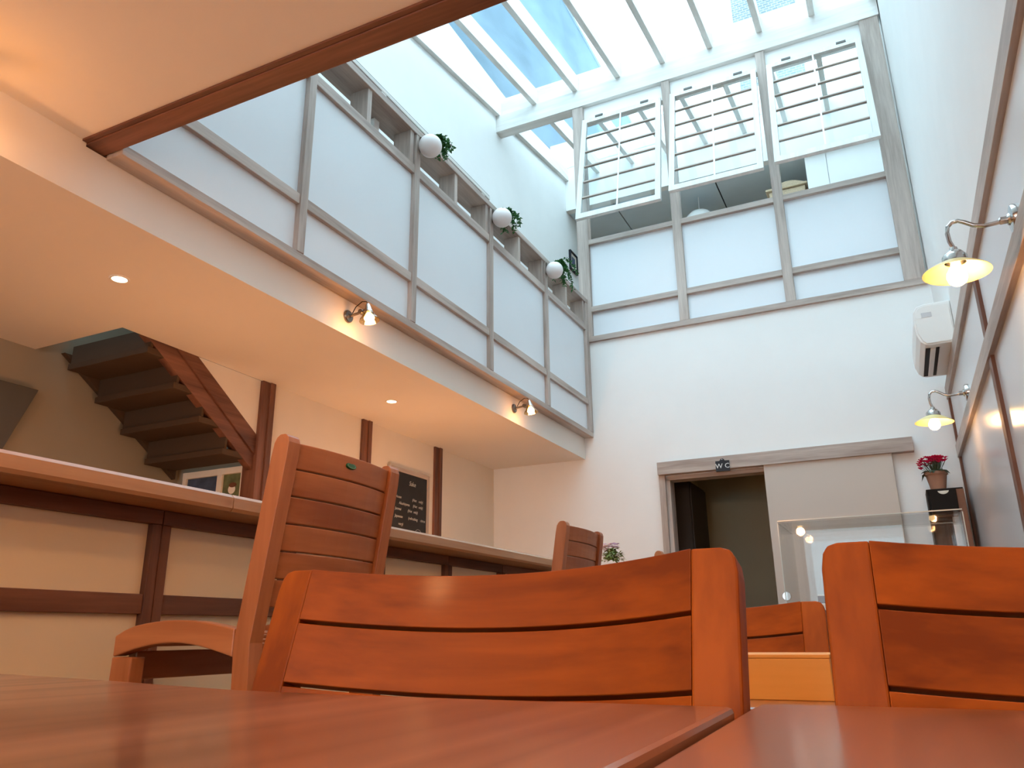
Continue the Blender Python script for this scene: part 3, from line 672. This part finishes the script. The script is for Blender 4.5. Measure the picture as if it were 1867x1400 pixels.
def bar_chair(first=True):
    """origin on the floor at the near rear corner; sitter faces -x, width runs along +y"""
    c = thing('bar_chair', 'x', 'chair')
    Wy, t = 0.385, 0.034
    zt = 1.192
    def xb(z): return -0.060 + 0.060 * (z - 0.80) / 0.39 if z > 0.8 else -0.060 + (0.8 - z) * 0.05
    for y0 in (0.0, Wy - t):
        bm = bmesh.new(); rings = []
        prof = [(0.0, 0.018), (0.4, 0.019), (0.8, 0.020), (1.0, 0.020), (1.15, 0.020), (1.176, 0.0185), (1.186, 0.014), (1.191, 0.008), (zt, 0.003)]
        for z, h in prof:
            x = xb(z)
            rings.append([bm.verts.new(q) for q in ((x - h, y0, z), (x + h, y0, z), (x + h, y0 + t, z), (x - h, y0 + t, z))])
        for a, b in zip(rings, rings[1:]):
            for k in range(4): bm.faces.new((a[k], a[(k + 1) % 4], b[(k + 1) % 4], b[k]))
        bm.faces.new(rings[0]); bm.faces.new(rings[-1])
        obj('back_post', bm, 'barchair_z', c, bevel=0.004)
    z1 = 1.180
    for k in range(6):
        h = 0.050; bm = bmesh.new(); n = 8; rings = []
        za, zb = z1 - h, z1
        for i in range(n + 1):
            u = i / n; y = t + (Wy - 2 * t) * u; d = 0.016 * (1 - (2 * u - 1) ** 2)
            r = []
            for z, o_ in ((za, -0.008), (za, 0.010), (zb, 0.010), (zb, -0.008)): r.append(bm.verts.new((xb(z) + o_ + d, y, z)))
            rings.append(r)
        for a, b in zip(rings, rings[1:]):
            for q in range(4): bm.faces.new((a[q], a[(q + 1) % 4], b[(q + 1) % 4], b[q]))
        bm.faces.new(rings[0]); bm.faces.new(rings[-1])
        s = obj('back_slat', bm, 'barchair_y', c, bevel=0.002)
        if k == 0 and first:
            zc_ = 1.160
            mt = Matrix.Translation((xb(zc_) + 0.0255, Wy * 0.50, zc_)) @ Matrix.Rotation(math.radians(90 - 15), 4, 'Y') @ Matrix.Diagonal((0.42, 1.0, 1.0, 1))
            lb = lathe('maker_badge', [(0, 0.0025), (0.016, 0.0025), (0.0175, 0.001), (0.0175, -0.002)], 'label_green', s, 24, mt); lb['label'] = 'green oval badge'
            bm = bmesh.new(); lathe_bm(bm, [(0.0125, 0.0027), (0.0138, 0.0027)], 24, mt); obj('badge_ring', bm, 'label_gold', s)
        z1 -= 0.053
    # legs, arched side rails, seat
    xf = -0.405
    for y0 in (0.0, Wy - t):
        bm = bmesh.new(); rings = []
        for z, a, b in ((0, -0.016, 0.03), (0.7, -0.002, 0.055), (0.7745, 0.0, 0.058)):
            rings.append([bm.verts.new(q) for q in ((xf + a, y0, z), (xf + b, y0, z), (xf + b, y0 + t, z), (xf + a, y0 + t, z))])
        for a, b in zip(rings, rings[1:]):
            for k in range(4): bm.faces.new((a[k], a[(k + 1) % 4], b[(k + 1) % 4], b[k]))
        bm.faces.new(rings[0]); bm.faces.new(rings[-1]); obj('front_leg', bm, 'barchair_z', c, bevel=0.003)
        top, bot = [], []
        n = 12
        for i in range(n + 1):
            u = i / n; x = xf + (-0.081 - xf) * u
            top.append((x, 0.824 + 0.020 * math.sin(math.pi * min(1, u * 0.95 + 0.02)) - (0.010 * max(0, 0.12 - u) / 0.12)))
            bot.append((x, 0.775 + 0.026 * math.sin(math.pi * u)))
        prism('side_rail', top + bot[::-1], 'Y', y0 + 0.001, y0 + t - 0.001, 'barchair_x', c, bevel=0.003)
    n = 7
    for k in range(n):
        x = xf + 0.01 + k * 0.046; u = (x + 0.02 - xf) / (-0.081 - xf)
        zz = 0.824 + 0.020 * math.sin(math.pi * u) - 0.024
        box('seat_slat', (x, x + 0.041, t, Wy - t, zz - 0.012, zz + 0.004), 'barchair_y', c, 0.003)
    box('front_rail', (xf + 0.005, xf + 0.03, t, Wy - t, 0.73, 0.785), 'barchair_y', c, 0.003)
    box('back_rail', (-0.095, -0.065, t, Wy - t, 0.74, 0.80), 'barchair_y', c, 0.003)
    for y0 in (0.004, Wy - t + 0.004): box('side_stretcher', (xf + 0.02, -0.05, y0, y0 + 0.026, 0.30, 0.33), 'barchair_x', c, 0.003)
    box('foot_rest', (xf - 0.01, xf + 0.02, t, Wy - t, 0.24, 0.28), 'barchair_y', c, 0.003)
    return c
XC = -1.065
b1 = bar_chair(True); b1.location = (XC, 1.155, 0)
tag(b1, 'tall slatted bar chair with a green oval badge, nearest at the counter', 'chair', 'bar chairs at the counter')
b2 = bar_chair(False); b2.location = (XC, 2.585, 0)
tag(b2, 'tall slatted bar chair beside the pale pink flowers, second at the counter', 'chair', 'bar chairs at the counter')
b3 = copy_tree(b2); b3.location = (XC, 3.80, 0); b3.rotation_euler = (0, 0, math.radians(-6))
b3['label'] = 'farthest bar chair, only its top corner showing by the door'

# ================================================================ LAMPS
def wall_lamp(yy, z, label, e):
    """curved-arm lamp on the right wall; local -x points into the room"""
    l = thing('wall_lamp', label, 'lamp', (xr(yy) + 0.012 - 0.010, yy, z), TR, 'swan-neck wall lamps on the right wall')
    ry = Matrix.Rotation(math.radians(-90), 4, 'Y')
    lathe('wall_plate', [(0, 0.034), (0.018, 0.034), (0.022, 0.028), (0.046, 0.024), (0.050, 0.016), (0.050, 0.0), (0, 0.0)], 'chrome', l, 28, ry)
    pts = [(-0.03, 0, 0), (-0.07, 0, -0.004), (-0.105, 0, -0.006), (-0.135, 0, 0.004), (-0.16, 0, 0.022), (-0.178, 0, 0.032), (-0.198, 0, 0.030), (-0.212, 0, 0.016), (-0.217, 0, -0.008), (-0.215, 0, -0.04), (-0.208, 0, -0.064)]
    tube('swan_neck', pts, 0.0075, 'chrome', l, 10)
    lathe('arm_collar', [(0, 0.03), (0.013, 0.03), (0.013, 0.055), (0.009, 0.06), (0, 0.06)], 'chrome', l, 16, ry)
    mt = Matrix.Translation((-0.207, 0, -0.066)) @ Matrix.Rotation(math.radians(3), 4, 'Y')
    lathe('gallery', [(0, 0), (0.012, 0), (0.014, -0.012), (0.024, -0.016), (0.036, -0.030), (0.040, -0.036), (0.040, -0.056), (0.034, -0.058)], 'chrome', l, 24, mt)
    lathe('shade', [(0.036, -0.054), (0.05, -0.060), (0.08, -0.076), (0.105, -0.092), (0.107, -0.096), (0.104, -0.095), (0.079, -0.080), (0.05, -0.064), (0.034, -0.058)], 'shade_enamel', l, 36, mt)
    lathe('bulb', [(0, -0.056), (0.014, -0.058), (0.017, -0.070), (0.030, -0.094), (0.033, -0.112), (0.027, -0.130), (0.014, -0.140), (0, -0.142)], 'bulb_warm', l, 18, mt)
    lamp_light('lamp_light', l, (-0.205, 0, -0.18), e, 0.035)
    return l
wall_lamp(2.885, 2.142, 'nearer swan-neck wall lamp with a shallow cream shade', 17)
wall_lamp(5.235, 2.165, 'farther swan-neck wall lamp above the pink flowers', 11)
wall_lamp(0.55, 2.142, 'swan-neck wall lamp on the right wall beside the camera', 54)
wall_lamp(-1.80, 2.142, 'swan-neck wall lamp on the right wall behind the camera', 30)

def spot_lamp(yy, label, e):
    l = thing('spot_lamp', label, 'lamp', (XFA, yy, 2.404), 0, 'adjustable spot lamps along the fascia')
    ry = Matrix.Rotation(math.radians(90), 4, 'Y')
    lathe('base_plate', [(0, 0.02), (0.012, 0.02), (0.014, 0.016), (0.030, 0.014), (0.034, 0.008), (0.034, 0), (0, 0)], 'chrome_dark', l, 24, ry)
    tube('arm', [(0.015, 0, 0), (0.05, 0, 0.004), (0.085, 0.0, 0.008)], 0.0075, 'chrome_dark', l)
    lathe('knuckle', [(0, -0.016), (0.013, -0.016), (0.015, 0), (0.013, 0.016), (0, 0.016)], 'chrome_dark', l, 16, Matrix.Translation((0.09, 0, 0.008)) @ Matrix.Rotation(math.radians(90), 4, 'X'))
    mt = Matrix.Translation((0.128, 0.0, 0.034)) @ Matrix.Rotation(math.radians(-10), 4, 'Y')
    tube('side_strap', [(0.092, 0, 0.008), (0.105, 0, 0.012), (0.118, 0, 0.016)], 0.008, 'chrome_dark', l)
    tube('cable', [(0.03, 0, 0.012), (0.05, 0, 0.045), (0.09, 0, 0.068), (0.118, 0, 0.062), (0.126, 0, 0.046)], 0.0025, 'black_paint', l, 6)
    lathe('lamp_holder', [(0, 0.012), (0.010, 0.012), (0.014, 0.0), (0.019, -0.02), (0.024, -0.034), (0.022, -0.036)], 'chrome', l, 20, mt)
    lathe('shade', [(0.022, -0.030), (0.030, -0.045), (0.038, -0.060), (0.050, -0.075), (0.053, -0.084), (0.051, -0.084), (0.048, -0.076), (0.036, -0.062), (0.028, -0.047), (0.020, -0.032)], 'shade_glass', l, 28, mt)
    lathe('bulb', [(0, -0.036), (0.012, -0.04), (0.022, -0.055), (0.027, -0.068), (0.024, -0.078), (0, -0.080)], 'bulb_spot', l, 18, mt)
    lamp_light('lamp_light', l, (0.142, 0, -0.065), e, 0.03)
    return l
spot_lamp(3.045, 'nearer chrome spot lamp on the fascia under the balustrade', 1.6)
spot_lamp(5.03, 'farther chrome spot lamp on the fascia near the far wall', 1.6)
spot_lamp(1.06, 'chrome spot lamp on the fascia beside the camera', 1.6)

def downlight(x, y, label, e):
    d = thing('downlight', label, 'lamp', (x, y, ZS), 0, 'recessed downlights in the soffit')
    lathe('trim_ring', [(0.032, -0.0005), (0.032, -0.004), (0.040, -0.004), (0.043, -0.0005)], 'white_plastic', d, 28)
    lathe('lens', [(0, -0.003), (0.031, -0.003), (0.031, -0.0005), (0, -0.0005)], 'downlight_glow', d, 24)
    lamp_light('lamp_light', d, (0, 0, -0.03), e, 0.03, 125)
    return d
downlight(-2.886, 2.047, 'recessed downlight in the soffit near the fascia corner', 12)
downlight(-2.914, 4.158, 'recessed downlight in the soffit above the chalkboard', 12)
downlight(-2.886, -0.06, 'recessed downlight in the soffit beside the camera', 12)
downlight(-2.886, -2.1, 'recessed downlight in the soffit behind the camera', 12)

def pendant(x, y, label, e):
    p = thing('pendant_lamp', label, 'lamp', (x, y, ZC), 0, 'small pendant lamps behind the camera')
    lathe('ceiling_rose', [(0, 0), (0.05, 0), (0.05, -0.012), (0.01, -0.024), (0, -0.024)], 'chrome', p, 24)
    tube('cord', [(0, 0, -0.02), (0, 0, -0.36)], 0.003, 'black_paint', p, 8)
    lathe('shade', [(0.012, -0.34), (0.03, -0.36), (0.09, -0.42), (0.12, -0.46), (0.118, -0.462), (0.088, -0.424), (0.028, -0.366), (0.012, -0.346)], 'shade_enamel', p, 32)
    lathe('bulb', [(0, -0.36), (0.014, -0.37), (0.03, -0.42), (0.028, -0.46), (0, -0.48)], 'bulb_warm', p, 18)
    lamp_light('lamp_light', p, (0, 0, -0.52), e, 0.05)
    return p
def fill_lamp(x, y, label, e):  # unseen lamps added behind the counter to brighten soffit and cream wall
    p = thing('fill_lamp', label, 'lamp', (x, y, 0.92), 0, 'added opal fill lamps hidden on the kitchen worktop')
    lathe('base', [(0, 0), (0.05, 0), (0.05, 0.01), (0.012, 0.02), (0.008, 0.05), (0, 0.05)], 'chrome', p, 24)
    lathe('globe', [(0.02, 0.05)] + [(0.06 * math.sin(math.radians(a)), 0.105 - 0.06 * math.cos(math.radians(a))) for a in range(25, 181, 12)], 'bulb_spot', p, 24)
    lamp_light('lamp_light', p, (0, 0, 0.24), e, 0.06)
    return p
kw = thing('kitchen_worktop', 'kitchen worktop hidden behind the bar counter', 'counter', (-2.75, 3.2, 0))
box('worktop', (-0.30, 0.30, -5.0, 2.0, 0.89, 0.92), 'counter_wood', kw, 0.003); box('base_unit', (-0.28, 0.26, -4.98, 1.98, 0, 0.889), 'brown_y', kw, 0.003)
fill_lamp(-2.75, 4.6, 'added opal fill lamp hidden behind the counter, farthest', 12)
fill_lamp(-2.75, 2.5, 'added opal fill lamp hidden behind the counter, middle', 9)
fill_lamp(-2.75, 0.4, 'added opal fill lamp hidden behind the counter, nearest', 9)
pendant(-0.45, 0.10, 'added fill pendant hanging above the camera', 14)  # extra unseen pendant added to brighten counter panels and bar chairs
pendant(-1.1, -0.9, 'pendant lamp over the tables nearest behind the camera', 20)
pendant(-1.1, -2.6, 'pendant lamp over the tables farthest behind the camera', 20)

# ================================================================ AIR CONDITIONER, SIGN, CABINETS
ac = thing('air_conditioner', 'white split air conditioner high on the right wall', 'air conditioner', (xr(5.8) + 0.010, 5.8, 2.553), TR)
L2 = 0.375
prof = [(0.0, 0.0), (0.0, 0.285), (-0.15, 0.285), (-0.195, 0.272), (-0.218, 0.235), (-0.226, 0.16), (-0.222, 0.08), (-0.205, 0.03), (-0.18, 0.006), (-0.16, 0.0)]
prism('body', prof, 'Y', -L2, L2, 'white_plastic', ac, bevel=0.006)
cap = [(-0.010, 0.02), (-0.010, 0.265), (-0.15, 0.272), (-0.186, 0.26), (-0.206, 0.23), (-0.213, 0.16), (-0.209, 0.085), (-0.19, 0.035), (-0.17, 0.012), (-0.05, 0.012)]
prism('end_cap', cap, 'Y', -L2 - 0.006, -L2 - 0.0005, 'white_plastic', ac, bevel=0.002)
box('badge', (-0.175, -0.115, -L2 - 0.008, -L2 - 0.0065, 0.19, 0.222), 'gloss_panel', ac)
for a, b in ((-0.178, -0.150), (-0.118, -0.098)):
    box('air_slot', (a, b, -L2 + 0.06, L2 - 0.05, -0.004, 0.0005), 'black_paint', ac)
prism('louvre', [(-0.152, -0.002), (-0.146, -0.010), (-0.120, -0.006), (-0.120, -0.001)], 'Y', -L2 + 0.07, L2 - 0.06, 'white_plastic', ac)
box('louvre_rib', (-0.097, -0.090, -L2 + 0.06, L2 - 0.05, -0.006, -0.0005), 'white_plastic', ac)

wc = thing('toilet_sign', 'small black sign with white letters WC over the sliding door', 'sign', (-1.215, YF - 0.0755, 2.06))
pr_ = [(-0.056, 0.0), (0.056, 0.0), (0.056, 0.088), (0.022, 0.088), (0.008, 0.106), (-0.008, 0.106), (-0.022, 0.088), (-0.056, 0.088)]
prism('plaque', pr_, 'Y', -0.012, -0.0005, 'sign_black', wc, bevel=0.002)
text('lettering', 'W C', 0.056, 'sign_white', wc, Matrix(((1, 0, 0, 0), (0, 0, -1, -0.0125), (0, 1, 0, 0.026), (0, 0, 0, 1))), 'CENTER')
box('pin', (-0.004, 0.004, -0.014, -0.012, 0.094, 0.102), 'chrome', wc)

# tall dark cabinet in the far right corner
sp_ = thing('corner_cabinet', 'tall dark cabinet with a black drawer in the far right corner', 'cabinet', (0.325, 6.2, 0))
box('side', (-0.112, -0.098, 0.0, 0.26, 0, 1.742), 'black_paint', sp_, 0.002); box('side', (0.070, 0.118, 0.0, 0.26, 0, 1.742), 'cabinet_brown', sp_, 0.002)
box('top', (-0.112, 0.118, 0.035, 0.26, 1.743, 1.757), 'black_paint', sp_, 0.002); box('back', (-0.098, 0.070, 0.245, 0.26, 0, 1.742), 'cabinet_brown', sp_)
for z in (0.02, 0.45, 0.88, 1.31, 1.555): box('shelf', (-0.098, 0.070, 0.006, 0.244, z, z + 0.016), 'cabinet_brown', sp_)
box('stored_panel', (0.02, 0.062, 0.012, 0.20, 1.327, 1.553), 'gloss_panel', sp_)
n = 14; cut = [(0.028 + 0.036 * math.cos(math.pi + math.pi * k / n) - 0.036 + 0.0, 1.7405 + 0.030 * math.sin(math.pi + math.pi * k / n)) for k in range(n + 1)]
prism('drawer_front', [(-0.0975, 1.574), (-0.0975, 1.7405)] + cut + [(0.0695, 1.7405), (0.0695, 1.574)], 'Y', -0.012, 0.004, 'black_paint', sp_)
box('drawer_box', (-0.09, 0.062, 0.012, 0.24, 1.58, 1.738), 'paper', sp_)  # coloured pale so the half-moon cutout looks lit from inside
pt = thing('potted_cyclamen', 'bright pink cyclamen in a brown pot on the corner cabinet', 'plant', (0.296, 6.29, 1.757))
lathe('pot', [(0, 0), (0.048, 0), (0.068, 0.105), (0.075, 0.105), (0.076, 0.125), (0.068, 0.125), (0.062, 0.105), (0, 0.100)], 'terracotta', pt, 28)
lathe('soil', [(0, 0.112), (0.062, 0.110)], 'soil', pt, 20)
bm = bmesh.new()
for k in range(110):
    a = random.uniform(0, 6.28); r = random.uniform(0.0, 0.062)
    leaf_bm(bm, (r * math.cos(a), r * math.sin(a), 0.125), (math.cos(a), math.sin(a), random.uniform(0.1, 0.6)), random.uniform(0.03, 0.05), 0.035, random.uniform(0.2, 0.8))
for k in range(14):
    leaf_bm(bm, (-0.07, random.uniform(-0.04, 0.02), 0.115), (-0.6, random.uniform(-.4, .4), -0.5), 0.035, 0.03, 0.6)
tag(obj('foliage', bm, 'leaf_dark', pt), kind='stuff')
bm = bmesh.new(); bs = bmesh.new()
for k in range(80):
    a = random.uniform(0, 6.28); r = 0.085 * math.sqrt(random.random()); h = 0.225 - 2.5 * r * r + random.uniform(-0.03, 0.012)
    if k < 5: r = random.uniform(0.09, 0.105); a = math.pi + random.uniform(-0.35, 0.35); h = 0.15 + 0.014 * k
    p = Vector((r * math.cos(a), r * math.sin(a), h))
    for q in range(6): leaf_bm(bm, p, (math.cos(q * 1.05 + a) * 0.7, math.sin(q * 1.05 + a) * 0.7, 0.5), 0.028, 0.021, 0.1)
    d = 0.0012; b0 = Vector((p.x * 0.45, p.y * 0.45, 0.13))
    q0 = [bs.verts.new(b0 + Vector((d, 0, 0))), bs.verts.new(b0 + Vector((-d, d, 0))), bs.verts.new(b0 + Vector((-d, -d, 0)))]; q1 = [bs.verts.new(p + Vector((d, 0, 0))), bs.verts.new(p + Vector((-d, d, 0))), bs.verts.new(p + Vector((-d, -d, 0)))]
    for k2 in range(3): bs.faces.new((q0[k2], q0[(k2 + 1) % 3], q1[(k2 + 1) % 3], q1[k2]))
tag(obj('flowers', bm, 'petal_pink', pt), kind='stuff'); tag(obj('stems', bs, 'leaf_dark', pt), kind='stuff')

# glass display case on its counter
dcs = thing('display_counter', 'brown display counter under the clear case', 'counter', (-0.15, 4.17, 0))
box('body', (-0.36, 0.40, -0.22, 0.22, 0, 0.900), 'cabinet_brown', dcs, 0.003); box('top', (-0.40, 0.44, -0.26, 0.26, 0.901, 0.930), 'white_paint', dcs, 0.003)
gc = thing('display_case', 'clear glass display case reflecting lamps, in front of the sliding door', 'display case', (-0.125, 4.165, 0.930))
gx0, gx1, gy0, gy1, gh = -0.387, 0.385, -0.243, 0.243, 0.370
th = 0.008
box('front_pane', (gx0, gx1, gy0, gy0 + th, 0, gh), 'case_glass', gc); box('back_pane', (gx0, gx1, gy1 - th, gy1, 0, gh), 'case_glass', gc)
box('side_pane', (gx0, gx0 + th, gy0 + th, gy1 - th, 0, gh), 'case_glass', gc); box('side_pane', (gx1 - th, gx1, gy0 + th, gy1 - th, 0, gh), 'case_glass', gc)
box('top_pane', (gx0, gx1, gy0, gy1, gh, gh + th), 'case_glass', gc)
for y in (gy0 - 0.002, gy1 - 0.003): box('polished_edge', (gx0, gx1, y, y + 0.005, gh + th, gh + th + 0.005), 'glass_edge', gc)
for x in (gx0, gx1): box('polished_edge', (x - 0.002, x + 0.002, gy0 - 0.002, gy0, 0, gh), 'glass_edge', gc)
ty = thing('serving_tray', 'dark wooden tray with a white top in the display case', 'tray', (-0.26, 4.08, 0.930))
box('tray_body', (-0.12, 0.12, -0.09, 0.09, 0.0, 0.036), 'cabinet_brown', ty, 0.002); box('tray_liner', (-0.118, 0.118, -0.088, 0.088, 0.0362, 0.042), 'paper', ty)
pc = thing('price_card', 'small grey card standing in the display case', 'card', (-0.30, 4.05, 0.972))
box('card', (-0.028, 0.028, -0.002, 0.002, 0.0, 0.045), 'grey_board', pc); box('foot', (-0.02, 0.02, 0.002, 0.02, 0, 0.004), 'grey_board', pc)

# pale pink flowers on the counter end
fp = thing('potted_flowers', 'pale pink flowers in a small pot on the counter end', 'plant', (-1.60, 4.68, ZCT))
lathe('pot', [(0, 0), (0.04, 0), (0.052, 0.045), (0.055, 0.045), (0.055, 0.055), (0.048, 0.055), (0, 0.05)], 'pot_white', fp, 24)
bm = bmesh.new()
for k in range(230):
    a = random.uniform(0, 6.28); r = random.uniform(0, 0.055); h = random.uniform(0.03, 0.10) * (1 - r * 6) + 0.06
    leaf_bm(bm, (r * math.cos(a), r * math.sin(a), h), (math.cos(a), math.sin(a), random.uniform(-0.2, 0.8)), random.uniform(0.025, 0.045), 0.02, 0.3)
tag(obj('foliage', bm, 'leaf_pale', fp), kind='stuff')
bm = bmesh.new()
for k in range(34):
    a = random.uniform(0, 6.28); r = 0.06 * math.sqrt(random.random()); p = Vector((r * math.cos(a) - 0.012, r * math.sin(a), 0.165 + random.uniform(-0.012, 0.024) - 2 * r * r))
    for q in range(5): leaf_bm(bm, p, (math.cos(q * 1.26 + a), math.sin(q * 1.26 + a), 0.4), 0.022, 0.017, 0.05)
tag(obj('flowers', bm, 'petal_pale', fp), kind='stuff')

# hanging ball planters on the balustrade
def ball_planter(y, label, seed, spread, up):
    random.seed(seed)
    p = thing('ball_planter', label, 'planter', (-2.268, y, 3.70), 0, 'white ball planters on the balustrade')
    R = 0.072
    prof = [(R * math.sin(a), -R * math.cos(a)) for a in [math.radians(q) for q in range(0, 150, 10)]]
    lathe('pot', [(max(0, r), z) for r, z in prof] + [(R * 0.45, R * 0.80), (0, R * 0.6)], 'pot_white', p, 28)
    box('bracket', (-0.078, -0.06, -0.012, 0.012, -0.02, 0.08), 'chrome_dark', p, 0.002)
    bm = bmesh.new()
    for s in range(15):
        a = random.uniform(-0.3, 1.5) + math.pi / 4; L = random.uniform(0.05, spread); pos = Vector((0.01, 0.015, R * 0.85)); d = Vector((math.cos(a) * 0.7, math.sin(a), random.uniform(0.25, up)))
        for k in range(int(L / 0.012)):
            pos = pos + d.normalized() * 0.012; d.z -= 0.16
            for q in range(3): leaf_bm(bm, pos, (random.uniform(-1, 1), random.uniform(-1, 1), random.uniform(-0.6, 0.9)), random.uniform(0.022, 0.036), 0.019, 0.2)
    tag(obj('trailing_foliage', bm, 'leaf_green', p), kind='stuff')
    return p
ball_planter(3.545, 'white ball planter with trailing leaves, nearest on the balustrade', 3, 0.20, 0.9)
ball_planter(4.53, 'white ball planter with trailing leaves, middle one on the balustrade', 4, 0.22, 0.7)
ball_planter(5.50, 'white ball planter with a long trailing stem, farthest on the balustrade', 8, 0.30, 1.3)
random.seed(9)

# picture on the gallery wall
pf = thing('framed_picture', 'small dark framed picture on the upper gallery wall', 'picture frame', (XU, 8.62, 5.385))
for a, b in ((-0.125, -0.105), (0.105, 0.125)): box('frame_stile', (0, 0.03, a, b, -0.135, 0.135), 'sign_black', pf, 0.002)
for a, b in ((-0.135, -0.115), (0.115, 0.135)): box('frame_rail', (0, 0.03, -0.105, 0.105, a, b), 'sign_black', pf, 0.002)
mt_ = box('mount', (0.002, 0.014, -0.105, 0.105, -0.115, 0.115), 'paper', pf); box('print', (0.006, 0.008, -0.055, 0.055, -0.07, 0.07), 'print_blue', mt_)

# upper room furniture
wd = thing('wardrobe', 'tall white wardrobe in the upper room behind the right sash', 'wardrobe', (0.1, 8.78, 3.4))
box('carcass', (-0.47, 0.37, -0.20, 0.30, 0, 2.655), 'white_paint', wd, 0.003)
for a, b in ((-0.468, -0.243), (-0.237, 0.368)): box('door', (a, b, -0.222, -0.202, 0.02, 2.65), 'white_paint', wd, 0.002)
cb2 = thing('tall_cupboard', 'tall white cupboard under the wicker basket in the upper room', 'cupboard', (-0.68, 8.85, 3.4))
box('carcass', (-0.30, 0.30, -0.22, 0.22, 0, 2.12), 'white_paint', cb2, 0.003); box('door', (-0.295, 0.295, -0.24, -0.222, 0.02, 2.11), 'white_paint', cb2, 0.002)
bk = thing('wicker_basket', 'wicker basket with a domed lid in the upper room', 'basket', (-0.63, 8.83, 5.522))
prism('basket_body', [(-0.17, 0.0), (0.21, 0.0), (0.225, 0.24), (-0.185, 0.24)], 'Y', -0.15, 0.15, 'wicker', bk, bevel=0.01)
lid = [(-0.215, 0.241), (0.25, 0.241), (0.25, 0.268)] + [(0.22 - 0.36 * k / 10, 0.270 + 0.055 * math.sin(math.pi * k / 10)) for k in range(11)] + [(-0.215, 0.268)]
prism('basket_lid', lid, 'Y', -0.18, 0.18, 'wicker', bk, bevel=0.006)
dm = thing('dome_lamp', 'white dome pendant lamp under the grey upper ceiling', 'lamp', (-1.68, 8.9, 6.06))
tube('cord', [(0, 0, 0), (0, 0, -0.20)], 0.004, 'white_plastic', dm, 8); lathe('dome', [(0.012, -0.19), (0.06, -0.205), (0.12, -0.235), (0.17, -0.29), (0.185, -0.35), (0.18, -0.35), (0.16, -0.29), (0.115, -0.24), (0.06, -0.212), (0.012, -0.198)], 'white_plastic', dm, 36)
